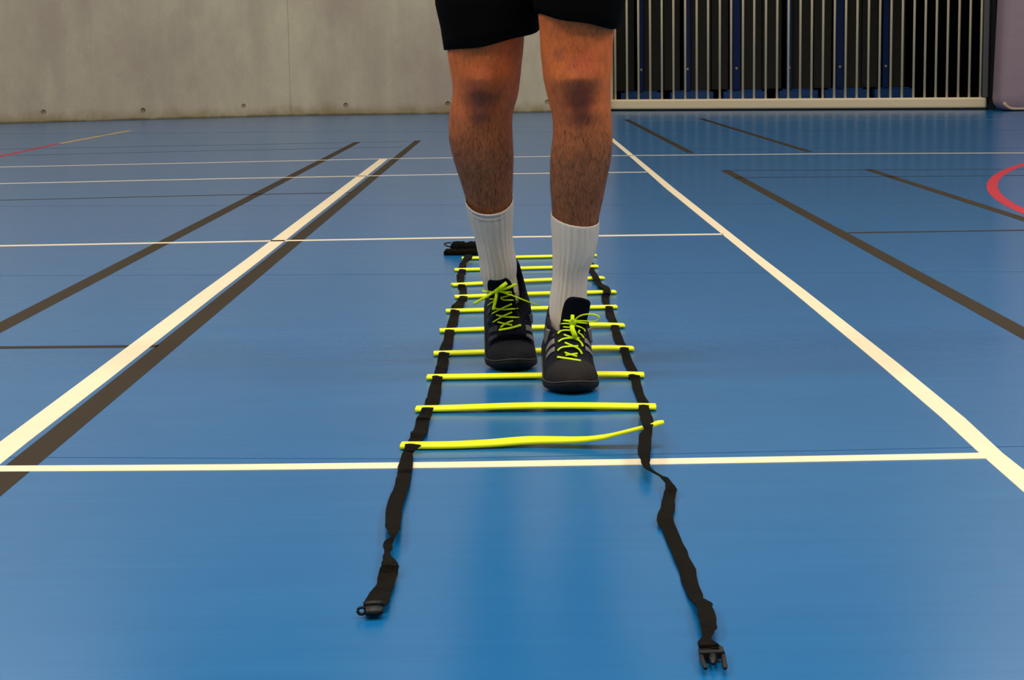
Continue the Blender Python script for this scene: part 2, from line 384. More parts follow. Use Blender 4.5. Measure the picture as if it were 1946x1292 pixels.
mesh('dark_gap_strip', *gbox(Vector((p3.x, p3.y, 0)), Vector((p4.x, p4.y, 0)), .001, GT, 0, .05), M_black, gate)['label'] = 'black strip standing in for the dark gap'  # black strip added where the gap past the end post is dark

# boards on blue bases inside the store
YU = 23.6
def unit_at(px): p = dp(px, 190, YU); return p.x
units = [(1180, 1258, 1219, 'far left'), (1274, 1356, 1307, ''), (1375, 1457, 1400, ''), (1480, 1555, 1500, ''), (1567, 1649, 1596, ''), (1662, 1738, 1683, 'far right')]
ulab = ['dark board on blue base behind gate, leftmost of the six', 'dark board on blue base behind gate, second from left',
        'dark board on blue base behind gate, third from left', 'dark board on blue base behind gate, third from right',
        'dark board on blue base behind gate, second from right', 'dark board on blue base behind gate, rightmost of the six']
bounds = [1185, 1282, 1388, 1487, 1588, 1675, 1722]
for i, (a, b, c, _) in enumerate(units):
    xa, xb, xc = unit_at(a), unit_at(b), unit_at(c)
    rt = empty('board_trolley', (xc, YU + .3, .004), ulab[i], 'trolley', 'boards on blue bases in the store')
    mesh('base', *join([box(xa, xb, YU, YU + .6, .05, .17), box(xa + .05, xb - .05, YU + .05, YU + .55, .17, .19)]), M_bluem, rt, bev=.006)
    for sx in (xa + .06, xb - .06):
        for sy in (YU + .08, YU + .52):
            mesh('wheel', *loft([[Vector((sx + dx, sy + math.cos(2*math.pi*k/12)*.025, .029 + math.sin(2*math.pi*k/12)*.025)) for k in range(12)] for dx in (-.015, .015)]), M_black, rt)
    pw = (.06, .075, .09, .07, .085, .07)[i]
    mesh('post', *box(xc - pw/2, xc + pw/2, YU + .02, YU + .1, .19, 1.75), M_navy, rt, bev=.004)
    mesh('post_highlight', *box(xc - .012, xc + .012, YU + .012, YU + .022, .44, .465), M_gate, rt)  # small pale block standing in for a highlight on the post
    l0 = unit_at(units[i-1][2] + 9) + .03 if i else unit_at(1166); r0 = unit_at(units[i+1][2] - 16) if i < 5 else unit_at(1722)
    mid_l = unit_at((units[i-1][2] + c)/2) + .006 if i else l0; mid_r = unit_at((units[i+1][2] + c)/2) - .006 if i < 5 else r0
    mesh('board', *box(mid_l, xc - pw/2 - .05, YU + .12, YU + .16, .195, 1.7), M_board, rt)
    mesh('board', *box(xc + pw/2 + .012, mid_r, YU + .12, YU + .16, .195, 1.7), M_board, rt)

# padded mat standing right of the gate
mp = fl(1946, 212)
X0 = dp(1883, 190, 19.95).x
rings = []
def rrect(x0, x1, z0, z1, r, n=6):
    P = []
    for cx, cz, a0 in ((x1 - r, z1 - r, 0), (x0 + r, z1 - r, 90), (x0 + r, z0 + r, 180), (x1 - r, z0 + r, 270)):
        for k in range(n + 1):
            a = math.radians(a0 + 90*k/n); P.append((cx + r*math.cos(a), cz + r*math.sin(a)))
    return P
for dy, ins in ((0, .06), (.015, .03), (.04, .012), (.08, 0), (.3, 0), (.34, .012), (.365, .03), (.38, .06)):
    rings.append([Vector((x + (z*.03), 19.6 + dy, z)) for x, z in rrect(X0 + ins, X0 + 2.0 - ins, .003 + ins*.6, 2.2 - ins, .13)])
mat_root = empty('crash_mat', (X0 + 1.0, 19.8, 0), 'pale lilac padded mat standing upright right of the gate', 'mat')
mesh('cover', *loft(rings), M_lilac, mat_root, smooth=True)
lit_path = [Vector((x + z*.03, 19.6 + .012, z + .004)) for x, z in rrect(X0 + .03, X0 + 1.97, .021, 2.17, .13)[16:27]]
mesh('warm_lit_edge', *tube(lit_path, .016, 8, up=Vector((0, 1, 0))), M_cream, mat_root, smooth=True)['label'] = 'lower edge with warm light painted in cream'  # cream tube paints the warm light along the mat's lower edge

# ------------------------------------------------------------------ agility ladder
lad0 = fl(1000, 680)
ladder = empty('agility_ladder', Vector((lad0.x, lad0.y, 0)), 'agility ladder with neon yellow rungs and black straps on the blue floor', 'ladder')
RW, RT = .034, .0064
def rung(path):   # path of (point, roll) -> flat rounded slat
    rings = []
    P = cr_spline([p for p, _ in path], 6); n = len(P); rl = np.interp(np.linspace(0, 1, n), np.linspace(0, 1, len(path)), [r for _, r in path])
    L = P[-1] - P[0]
    ends = [(-.0, .25), (.002, .7)]
    for i, p in enumerate(P):
        d = (P[min(i+1, n-1)] - P[max(i-1, 0)]).normalized(); s = Vector((0, 0, 1)).cross(d).normalized(); q = d.cross(s)
        a = float(rl[i]); s2 = s*math.cos(a) + q*math.sin(a); q2 = q*math.cos(a) - s*math.sin(a)
        prof = []
        for sx, sz in ((.5, -.36), (.5, .34), (.46, .47), (.3, .5), (-.3, .5), (-.46, .47), (-.5, .34), (-.5, -.36), (-.46, -.5), (.46, -.5)):
            prof.append(p + s2*sx*RW + q2*sz*RT)
        rings.append(prof)
    # soften the two ends
    for k, dsg in ((0, -1), (-1, 1)):
        c = P[k]; d = (P[1] - P[0]).normalized() if k == 0 else (P[-1] - P[-2]).normalized()
        capr = [c + (v - c)*.88 + d*dsg*.0012 for v in rings[k]]
        if k == 0: rings.insert(0, capr)
        else: rings.append(capr)
    return loft(rings)
RZ = .0062
rung_px = [((878.5, 490), (1133, 484.4), 0, 0), ((864.6, 512), (1135.8, 505.2), 0, 0), ((860, 540.5), (1146, 527), .002, 0),
           ((865.2, 563.2), (1169, 553.6), .002, 0), ((848.2, 590), (1171.6, 582), .001, 0), ((836.6, 627.2), (1185.3, 618), .002, .004),
           ((825.1, 670.5), (1202.9, 661.7), .001, .004), ((812.4, 715.3), (1222.9, 711.5), .001, .0025), ((791.3, 775.8), (1245.4, 771.7), .004, .001)]
rung_Y = []
for (la, lb, mz, rz) in rung_px:
    a, b = fl(*la, RZ), fl(*lb, RZ); pts = []
    for k in range(9):
        u = k/8; p = a.lerp(b, u); p.z = RZ - .0008 + mz*math.sin(math.pi*u)**2 + rz*math.exp(-((u - .82)/.14)**2)
        pts.append((p, 0.0))
    mesh('rung', *rung(pts), M_neon, ladder, smooth=True)
    rung_Y.append((a.y, b.y))
r10 = [(763, 846, .005, 0), (850, 845.5, .005, 0), (930, 842, .0065, 0.02), (1004, 836.5, .0095, .05), (1093, 835.5, .0115, -.05), (1135, 832, .0155, -.10), (1166, 826, .0205, -.18), (1222, 812, .0325, -.2), (1256, 802, .0395, -.2)]
mesh('rung', *rung([(fl(x, y, z), r) for x, y, z, r in r10]), M_neon, ladder, smooth=True)['label'] = 'nearest rung, its right end lifted off the floor'

def ribbon(rows, sub=2, rip=.0012, seed=1):
    rr = random.Random(seed)
    L = cr_spline([fl(xl, y + dl, z) for y, xl, xr, z, dl, dr in rows], sub); R = cr_spline([fl(xr, y + dr, z) for y, xl, xr, z, dl, dr in rows], sub)
    V, Fc = [], []; nc = 4
    for i, (a, b) in enumerate(zip(L, R)):
        w = rr.uniform(-1, 1)*rip
        e = (b - a).normalized()*.0009; a = a + e*rr.uniform(-1, 1); b = b + e*rr.uniform(-1, 1)
        for k in range(nc + 1):
            p = a.lerp(b, k/nc); p.z = max(p.z + abs(w)*math.sin(k*1.3 + i), .0012) + .0008*math.sin(math.pi*k/nc); V.append(p)
    for i in range(len(L) - 1):
        for k in range(nc):
            q = i*(nc + 1) + k; Fc.append((q, q + 1, q + nc + 2, q + nc + 1))
    return V, Fc
def RR(lst, z=.0028):
    out = []
    for r in lst:
        y, xl, xr = r[:3]; zz = r[3] if len(r) > 3 else z; dl = r[4] if len(r) > 4 else 0; dr = r[5] if len(r) > 5 else 0
        out.append((y, xl, xr, zz, dl, dr))
    return out
HI = .0128
def segs(all_rows, cuts, name, lastz=None):
    """cuts: image rows where the webbing comes out over the front of a rung; the piece before it dives under the rung"""
    parts = []; rows = RR(all_rows); cur = []; yc = None
    ci = 0
    for r in rows:
        if ci < len(cuts) and r[0] >= cuts[ci] - .01:
            y = cuts[ci]
            yb = y - 3
            if cur: cur.append((y + 8, cur[-1][1]*.3 + r[1]*.7, cur[-1][2]*.3 + r[2]*.7, .0012, 0, 0)); parts.append(cur)
            cur = []; ci += 1
            y_, xl, xr, z_, dl, dr = r
            yc = y; cur.append((y - .2, xl, xr, HI, dl, dr)); cur.append((y + 2, xl, xr, HI, dl, dr))
            continue
        if cur and r[0] < cur[-1][0] + 2: continue
        if yc is not None:
            Ld = HI*1.61*(yc - 110)*1.7; r = (r[0], r[1], r[2], max(r[3], HI*(1 - (r[0] - yc)/Ld)), r[4], r[5])
        cur.append(r)
    parts.append(cur)
    for i, p in enumerate(parts):
        if len(p) > 1: mesh(name, *ribbon(p, seed=i*3 + len(name)), M_web, ladder, solid=.0014)
left_rows = [(484, 884, 898, .02), (488.3, 882, 897.5, .016), (492, 880, 896, .014), (495.7, 879, 891, .01), (500, 874.5, 886.5, .008), (504, 873, 886, .004), (508, 872.6, 885.8, .002), (512.2, 872.4, 885.3), (520, 869.5, 884), (526, 867, 882, .006), (530, 868.5, 882.5, .003), (536.5, 869, 882, .002),
    (541, 870.5, 884.3), (546, 872, 886), (553, 873.4, 887.3), (560.5, 873.4, 888, .002), (563.2, 873, 888), (571, 869, 885.5), (575, 865.7, 883.5), (580.8, 858.7, 880.4, .006), (586, 857, 875, .002), (589.4, 856.1, 873), (602, 854, 871.9), (610, 851.5, 870.5, .005), (615, 850.2, 869.5), (622.6, 848, 866.4, .002),
    (627.2, 845, 863.3), (643, 843.2, 861.8), (650, 841.5, 861), (654, 839.5, 860.3, .006), (659.7, 837.3, 859), (667, 834.8, 855.5, .002), (670.4, 834.4, 854.3), (682, 832, 852.7), (692, 830, 851.7), (698.4, 827.5, 850.7, .006), (703, 827, 849.5), (710, 825.3, 847.4, .002),
    (715.6, 821.5, 841.6), (731, 818, 839.6), (741, 815, 838.8, .006), (751, 812.9, 836.6), (758, 810, 835.5, .006), (768, 807, 833, .002), (775.3, 801.4, 824), (789, 796, 820.5), (795, 791, 818, .007), (800, 790.3, 816), (811, 788.3, 814.5), (819, 784, 813, .004), (824, 780.2, 809.4, .008), (833, 778.2, 805.4), (840, 775.5, 802, .002),
    (844.5, 770, 799.5, HI, 0, 1), (858, 766.2, 787), (861.4, 765, 785), (880, 759, 784.7, .004), (893, 755.8, 783.9, .007), (899.6, 755.5, 782), (911, 753, 780, .006), (933, 747, 774, .008), (945, 740, 770.5, .008), (961, 735.5, 766.5, .010), (982, 732.9, 763.5, .012), (999, 732.5, 759.8, .015), (1004.6, 734.7, 760.7, .016),
    (1012, 738.4, 755, .018), (1019.4, 742, 751.4, .018), (1025, 736.6, 750, .016), (1034.3, 728.2, 746.8, .012), (1041.7, 728.8, 745, .012), (1047.3, 730.6, 741.2, .012), (1053, 729.5, 741.2, .012), (1064, 727, 749.6, .014), (1075, 724.5, 758, .014), (1090, 720.8, 755.2, .006), (1108.6, 715.2, 750.5, .006), (1118, 709, 747.5, .008), (1127, 702.2, 744, .005), (1137, 696, 740.5, .008), (1144, 692, 737.5, .010), (1150, 690, 733, .010)]
segs(left_rows, [512.2, 541, 563.2, 589.4, 627.2, 670.4, 715.6, 775.3, 844.5], 'side_strap')
right_rows = [(490, 1110, 1122, .004), (498.4, 1115, 1125, .004), (503, 1118.5, 1129), (509, 1118, 1129.2), (513.5, 1118, 1129.2), (520.5, 1123.3, 1134.3), (526, 1125.5, 1138, .012), (530.6, 1127.3, 1140.4, .012), (539.6, 1132.7, 1144), (543.6, 1137.4, 1155.5, .009), (548.7, 1146.4, 1159, .014), (553, 1146, 1161, .0135), (557, 1146, 1161, .013), (564.8, 1142.8, 1157.5), (572.8, 1144, 1157.5), (579, 1149.4, 1159.5, .002),
    (582.5, 1150.8, 1164.5), (595, 1150.4, 1166.5), (607, 1154.9, 1171), (614.5, 1159.5, 1173.5, .002), (618.6, 1161, 1176.6), (637, 1164.5, 1180.6), (649.3, 1168.5, 1186.7), (657.5, 1176, 1190.8, .002), (661, 1178.3, 1194.8), (679, 1182.7, 1199.4), (693, 1187.3, 1206), (706, 1192.5, 1212, .002), (712.8, 1194.8, 1215.7), (723, 1198.5, 1217), (739, 1202.4, 1221.7), (751, 1207, 1223.3), (762, 1211.7, 1231.5, .004), (767.5, 1212.5, 1233, .002),
    (770.5, 1212.9, 1233.3), (786, 1214, 1236, .026), (797.4, 1217.5, 1242, .036), (809, 1222.2, 1240.8, .040), (817, 1224.5, 1239.6, .036), (825.3, 1215.7, 1238.4, .034), (844, 1213.6, 1237.3, .032), (862.4, 1212.9, 1236, .028), (874, 1218.7, 1235.7, .024), (883, 1219.7, 1234.7, .022), (890.3, 1227, 1237.4, .020), (897.6, 1240.3, 1247, .018), (905, 1252, 1260.9, .016), (909.4, 1257, 1269.7, .015), (916.8, 1265.3, 1275.6, .014),
    (930, 1263.8, 1287.4, .010), (944.7, 1258.8, 1283, .004), (962.4, 1255.9, 1282.4, .004), (974, 1252, 1280.6, .006), (988.8, 1248.5, 1279.4, .009), (1003.5, 1255.9, 1285.9, .004), (1033, 1268.2, 1299), (1059.4, 1280, 1310.3, .004), (1083, 1290.3, 1321.8), (1103.5, 1295.6, 1327), (1127, 1303.5, 1333.5), (1138, 1311, 1337.5, .006), (1143.5, 1316.7, 1352.7, .012), (1153.4, 1323, 1354, .014), (1168, 1325.7, 1359, .014), (1185.7, 1330.2, 1362.5, .014), (1196.5, 1333.8, 1359.8, .012), (1207.3, 1333.8, 1354.5, .010), (1216, 1329.3, 1353, .010), (1224, 1327, 1360, .012), (1234, 1331, 1366, .012)]
segs(right_rows, [582.5, 618.6, 661, 712.8, 770.5], 'side_strap')

# gathered straps and the D-ring at the far end
zz = .012
def blob(px0, px1, y0, y1, dep, wob, name, seed, zb=0.0):
    rr = random.Random(seed); rings = []; n = 12
    a, b = fl(px0, y1, zb), fl(px1, y1, zb); S = 14
    hh = (y1 - y0)/3600*a.y*1.0
    for i in range(S + 1):
        u = i/S; c = a.lerp(b, u); e = min(1, .55 + 6*min(u, 1 - u)); hz = hh*e*(1 + wob*rr.uniform(-1, 1))
        sq = lambda q: math.copysign(abs(q)**.55, q)
        rings.append([c + Vector((0, dep/2 - sq(math.cos(2*math.pi*k/n))*dep/2*e, hz/2 + sq(math.sin(2*math.pi*k/n))*hz/2)) for k in range(n)])
    return mesh(name, *loft(rings), M_web, ladder, smooth=True)
blob(843, 911, 473, 485.5, .03, .08, 'strap_bundle', 3)['label'] = 'folded black strap, nearer fold'
o = blob(856, 925, 460, 475.5, .030, .10, 'strap_bundle', 5, .0155); o['label'] = 'folded black strap, farther fold'
ring = [fl(858, 461, .036), fl(850, 461.5, .0355), fl(844.2, 463.2, .0335), fl(848, 466.5, .029), fl(856, 469.3, .025)]
mesh('ring_clip', *tube(cr_spline(ring, 4), .0024, 6), M_plas, ladder, smooth=True)['label'] = 'thin black loop at the strap bundle'

# buckles: socket half on the left tail, prong half on the right tail
def P2(x, y, z): return fl(x, y, z)
sk = []
# socket body: a flattened sleeve lying across the strap end
a, b = P2(691, 1161, .0085), P2(726, 1159, .0085)
dv = (b - a).normalized(); nv = Vector((-dv.y, dv.x, 0))
def fr(o_, u, v, z): return o_ + dv*u + nv*v + Vector((0, 0, z))
Wd = (b - a).length
body = []
for u, k in ((-.002, .7), (.002, .95), (Wd*.5, 1.0), (Wd - .003, .95), (Wd + .001, .7)):
    body.append([fr(a, u, .011*k*math.cos(t_), .0062*k*math.sin(t_)) for t_ in [2*math.pi*j/14 for j in range(14)]])
ringpts = [fr(a, .004 + .0085*math.cos(t_), -.004 + .0, 0.0 + .0085*math.sin(t_)) for t_ in [2*math.pi*j/16 for j in range(17)]]
parts_ = [loft([r_ for r_ in body[1:]])]
bk = mesh('socket_buckle', *join(parts_), M_plas, ladder, smooth=True); bk['label'] = 'black buckle socket on the left strap'
bk.modifiers.new('b', 'BEVEL').width = .0005
eye_c = P2(687.5, 1160.5, .0085)
er = [eye_c + dv*(.0046*math.cos(t_)) + Vector((0, 0, .0040*math.sin(t_))) for t_ in [2*math.pi*j/20 for j in range(21)]]
mesh('buckle_loop', *tube(er, .0018, 8), M_plas, ladder, smooth=True)['label'] = 'open end of the buckle socket'
c1, c2 = P2(691, 1149, .0145), P2(728, 1147, .0145)
mesh('buckle_bar', *tube([c1, c1.lerp(c2, .5) + Vector((0, 0, .001)), c2], .0034, 8), M_plas, ladder, smooth=True)
# prong half
def px_slab(poly, z0, z1):
    V = [P2(x, y, z1) for x, y in poly]; B = [Vector((v.x, v.y, z0)) for v in V]; n = len(V)
    return V + B, [tuple(range(n)), tuple(range(2*n - 1, n - 1, -1))] + [(i, n + i, n + (i + 1) % n, (i + 1) % n) for i in range(n)]
pb = [px_slab([(1330, 1222), (1362, 1221), (1374, 1227), (1378, 1237), (1330, 1239), (1327, 1230)], .004, .0125)]
mesh('prong_buckle', *join(pb), M_plas, ladder, bev=.0015)['label'] = 'black buckle with prongs on the right strap'
for pts in ([(1332, 1240), (1336, 1258), (1341, 1270)], [(1373, 1238), (1376, 1257), (1378, 1270)]):
    mesh('prong', *tube(cr_spline([P2(x, y, .008) for x, y in pts], 4), [.0024, .0025, .0026, .0026, .0027, .0027, .0028, .0028, .002], 8, .9), M_plas, ladder, smooth=True)
mesh('prong', *tube([P2(1354, 1244, .008), P2(1354.5, 1254, .008), P2(1355, 1261, .008)], [.0045, .004, .0022], 8, .8), M_plas, ladder, smooth=True)
mesh('prong_base', *px_slab([(1330, 1213), (1353, 1213), (1368, 1223), (1328, 1225)], .006, .0165), M_web, ladder, bev=.002)['label'] = 'stitched strap end at the buckle'

# ------------------------------------------------------------------ the athlete
person = empty('person', Vector((dp(1030, 600, 3.8).x, 3.75, 0)), 'person in black shorts, white socks and dark shoes stepping through the agility ladder', 'person')

def smooth01(u): u = max(0, min(1, u)); return u*u*(3 - 2*u)
class ShoeFrame:
    def __init__(s, tip, yaw, th, roll=0.0):
        s.tip = tip; s.yaw = yaw; s.c, s.s_ = math.cos(yaw), math.sin(yaw); s.roll = roll
        N = 60; s.ss = np.linspace(0, .30, N); y = z = 0; s.Y = []; s.Z = []; s.T = []
        for i, v in enumerate(s.ss):
            a = th*smooth01((v - .06)/.06); s.Y.append(y); s.Z.append(z); s.T.append(a)
            y += math.cos(a)*.30/(N - 1); z += math.sin(a)*.30/(N - 1)
    def __call__(s, v, x, z):
        Y = interp(v, s.ss, s.Y); Z = interp(v, s.ss, s.Z); a = interp(v, s.ss, s.T)
        z = z + .006*max(0, 1 - v/.045)**2
        py = Y - math.sin(a)*z; pz = Z + math.cos(a)*z
        if v < 0: py += v
        return Vector((s.tip.x + x*s.c - (py)*s.s_, s.tip.y + x*s.s_ + py*s.c, pz + .001))
WS = [0, .004, .012, .025, .045, .065, .09, .115, .14, .17, .20, .225, .245, .262, .272, .275]
WW = [.008, .0145, .0245, .0350, .0440, .0490, .0505, .0485, .0470, .0455, .0440, .0420, .038, .029, .016, .006]
HS = [0, .006, .015, .03, .05, .07, .085, .10, .12, .14, .16, .18]
HH = [.024, .034, .043, .050, .054, .058, .063, .071, .083, .094, .102, .104]
def wid(v): return interp(v, WS, WW)
def top(v): return interp(v, HS, HH)
def asym(v): return .008*smooth01((v - .0)/.1)*(1 - smooth01((v - .12)/.1)) 
def sect(v, ang, side, off=0.0):
    """point of the upper at station v; ang 0..pi from left to right"""
    w = wid(v); z0 = .018; h = top(v)
    ca, sa = math.cos(ang), math.sin(ang)
    narrow = .9 - .25*smooth01((v - .06)/.05)
    x = -w*math.copysign(abs(ca)**narrow, ca); z = z0 + (h - z0)*abs(sa)**(.9 if v < .08 else 1.15)
    n = Vector((-ca*h, 0, sa*w)).normalized()
    return x + n.x*off, z + n.z*off
def collar(v, side):
    base = interp(v, [.15, .175, .20, .225, .25, .275], [.098, .086, .079, .080, .092, side['heel']]) + side['col']*max(0, 1 - abs(v - .18)/.05); return base
def make_shoe(fr_, side, label, seed):
    rr = random.Random(seed)
    sh = empty_child('shoe', person, label)
    NA = 25; rings = []
    for v in [0, .003, .008, .015, .025, .035, .045, .055, .065, .075, .085, .095, .105, .115, .125, .135, .145]:
        ring = []
        for j in range(NA):
            a = math.pi*j/(NA - 1); x, z = sect(v, a, side)
            if .072 < v < .10: z += .0016*math.sin(v*420 + x*60)*math.sin(a)      # flex creases
            ring.append(fr_(v, x, z))
        rings.append(ring)
    for v in [.155, .165, .18, .195, .21, .225, .24, .252, .262, .269, .274]:
        w = wid(v); c = collar(v, side); ring = []
        k_out = 9
        prof = []
        for j in range(k_out):
            u = j/(k_out - 1); bulge = 1 - .13*u**2
            prof.append((-w*bulge, .018 + (c - .018)*u))
        xi = prof[-1][0]
        prof += [(xi*.90, c + .001), (xi*.80, c - .006), (xi*.74, c - .03)]
        prof.append((0, c - .04))
        prof = prof + [(-x, z) for x, z in prof[:-1][::-1]]
        for x, z in prof: ring.append(fr_(v, x, z))
        rings.append(ring)
    up = mesh('upper', *loft(rings, closed=False, cap0=False, cap1=True), M_upper, sh, smooth=True, sub=1)
    # toe cap, slightly proud
    rings = []
    for v in [-.0006, .003, .008, .015, .025, .035, .045, .055, .062, .066]:
        ring = []
        for j in range(NA):
            a = math.pi*j/(NA - 1); vv = max(v, 0); x, z = sect(vv, a, side, .0016 if v < .064 else .0010)
            ring.append(fr_(v - .006*(1 - math.sin(a)) if v > .05 else v, x, z + .0012*math.sin(v*300)*math.sin(a)*(v > .02)))
        rings.append(ring)
    mesh('toe_cap', *loft(rings, closed=False, cap0=True, cap1=False), M_toe2 if side.get('dark') else M_toe, sh, smooth=True, sub=1)['label'] = 'dark grey toe cap'
    # sole
    def outline(off, n=34):
        P = []
        st = [0, .0015, .004, .008, .014, .022, .034, .048, .065, .085, .105, .125, .15, .175, .20, .225, .245, .26, .269, .274, .276]
        for v in st: P.append((v, -(wid(min(v, .275)) + off)))
        for v in st[::-1]: P.append((v, wid(min(v, .275)) + off))
        return P
    rings = []
    for z, off, dv_ in ((0, -.010, .009), (.002, -.004, .004), (.006, .0025, -.001), (.011, .0035, -.002), (.015, .003, -.0015), (.0175, .0015, 0)):
        rings.append([fr_(v + dv_*max(0, 1 - v/.03), x, z + (.002*max(0, 1 - v/.05) if z > .01 else 0)) for v, x in outline(off)])
    V, Fc = loft(rings, cap0=False, cap1=False); no = len(rings[0])
    for base in (0, (len(rings) - 1)*no):
        for i in range(no//2 - 1): Fc.append((base + i, base + i + 1, base + no - 2 - i, base + no - 1 - i))
    mesh('sole', V, Fc, M_sole, sh, smooth=True)
    w_ = [fr_(v - .0022*max(0, 1 - v/.03), x, .0182 + .002*max(0, 1 - v/.05)) for v, x in outline(.0022) if v < .19]
    # order from one heel side round the toe to the other
    half = [p for p in outline(.0022)]
    L_ = [fr_(v - .0022*max(0, 1 - v/.03), x, .0182 + .002*max(0, 1 - v/.05)) for v, x in half if x < 0 and v < .19][::-1]
    R_ = [fr_(v - .0022*max(0, 1 - v/.03), x, .0182 + .002*max(0, 1 - v/.05)) for v, x in half if x > 0 and v < .19][::-1]
    mesh('welt', *tube(L_ + R_, .0011, 6), M_welt, sh, smooth=True)['label'] = 'brown-grey piping round the toe'
    # side stripes
    def patch(v0, v1, a0, a1, slant):
        V, Fc = [], []; n = 5; m = 5
        for i in range(n + 1):
            for j in range(m + 1):
                u = i/n; q = j/m; a = a0 + (a1 - a0)*q; v = v0 + (v1 - v0)*u + slant*q
                if v < .150: x, z = sect(v, a, side, .0012); V.append(fr_(v, x, z))
                else:
                    w = wid(v); c = collar(v, side); uu = min(1, (math.sin(a))**1.0*1.05); sg = -1 if a < math.pi/2 else 1
                    bulge = 1 - .13*uu**2
                    V.append(fr_(v, sg*(w*bulge + .0014), .018 + (c - .018)*uu*.96))
        for i in range(n):
            for j in range(m):
                k = i*(m + 1) + j; Fc.append((k, k + 1, k + m + 2, k + m + 1))
        return V, Fc
    for sgn in (0, 1):
        for k in range(4 if sgn == 0 else 3):
            v0 = .116 + .0175*k
            a0, a1 = math.radians(30), math.radians(64)
            if sgn: a0, a1 = math.pi - a0, math.pi - a1
            V, Fc = patch(v0, v0 + .0105, a0, a1, -.010)
            mesh('stripe', V, Fc, M_stripe2 if (sgn == 0 and side.get('dark')) else M_stripe, sh, smooth=True, solid=.0006)['label'] = 'grey side stripe'
    # tongue
    rings = []; tt = side['tongue']
    stn = [(.088, .050, .0), (.10, .060, 0), (.115, .069, 0), (.13, .080, 0), (.142, .090, 0), (.150, .101, 0), (.155, .114, 0), (.157, .127, 0), (.157, .137, 0), (.156, .1425, 0)]
    for i, (v, z, _) in enumerate(stn):
        hw = interp(i, [0, 3, 6, 8, 9], [.018, .022, .0255, .0245, .017]); ring = []
        for k in range(9):
            q = -1 + 2*k/8; xo = tt*interp(i, [0, 4, 9], [0, .3, 1])
            ring.append(fr_(v + .010*q*q, hw*q + xo, z + .0055 - .007*q*q + (side['tl']*(i - 4)/5 if i > 4 else 0) - (side['tilt']*q if i > 5 else 0)))
        rings.append(ring)
    tg = mesh('tongue', *loft(rings, closed=False, cap0=False, cap1=False), M_tongue, sh, smooth=True, solid=.006, sub=1); tg['label'] = 'black padded tongue'
    return sh, up, tg
def empty_child(name, parent, label):
    o = bpy.data.objects.new(name, None); o.empty_display_size = .05; link(o, parent); o.location = (0, 0, 0)
    if label: o['label'] = label
    return o
frR = ShoeFrame(fl(1092, 752), math.radians(3.5), math.radians(22))
frL = ShoeFrame(fl(979, 708), math.radians(6.0), math.radians(50))
shR, upR, tgR = make_shoe(frR, {'tongue': .021, 'tilt': .004, 'heel': .100, 'tl': .010, 'col': .012}, "dark shoe on the right in the picture, nearer the camera", 1)
shL, upL, tgL = make_shoe(frL, {'tongue': -.034, 'tilt': -.003, 'heel': .138, 'tl': .068, 'col': .022, 'dark': True}, "dark shoe on the left in the picture, heel raised", 2)

# laces follow the surface of each shoe
bpy.context.view_layer.update()
def bvh_of(obs):
    dg = bpy.context.evaluated_depsgraph_get(); V = []; P = []
    for o in obs:
        ev = o.evaluated_get(dg); me = ev.to_mesh(); n = len(V); off = wpos(o)
        V += [v.co + off for v in me.vertices]; P += [tuple(i + n for i in p.vertices) for p in me.polygons]; ev.to_mesh_clear()
    return BVHTree.FromPolygons(V, P)
def laces(sh, obs, org, sc, on, free, knot):
    bv = bvh_of(obs)
    def hit(x, y):
        v = ray(org[0] + x/sc, org[1] + y/sc).normalized(); h_ = bv.ray_cast(EYE, v)
        return h_[0], v, h_[1]
    kp, kv, _ = hit(*knot); parts = []
    def seg2(path, wpx, lift=.0018):
        Q = []
        P = cr_spline([Vector((x, y, 0)) for x, y in path], 5)
        for q in P:
            h_, v, nrm = hit(q.x, q.y)
            if h_ is None: h_ = EYE + v*((kp.y - EYE.y)/v.y)
            Q.append(h_ - v*.0032)
        for _ in range(2): Q = [Q[0]] + [(Q[i-1] + Q[i]*2 + Q[i+1])/4 for i in range(1, len(Q) - 1)] + [Q[-1]]
        r = wpx/sc/2*kp.y/3600
        return tube(Q, r, 8, .55, up=Vector((0, .55, -.83)))
    for path, wpx in on: parts.append(seg2(path, wpx))
    for p in parts: 
        o = mesh('lace', *p, M_lace, sh, smooth=True)
    fp = []
    for path, wpx, dy in free:
        n = len(path); P = []
        for i, (x, y) in enumerate(path):
            v = ray(org[0] + x/sc, org[1] + y/sc); hh = bv.ray_cast(EYE, v.normalized())[0]; d0 = min(kp.y, hh.y if hh is not None else 99) - .006 - dy*math.sin(math.pi*i/max(1, n - 1)); P.append(EYE + v*(d0/v.y))
        Q = cr_spline(P, 6); r = wpx/sc/2*kp.y/3600
        fp.append(tube(Q, r, 8, .6, up=Vector((0, -1, .1))))
    mesh('lace_bow', *join(fp), M_lace, sh, smooth=True)['label'] = 'neon yellow lace bow'
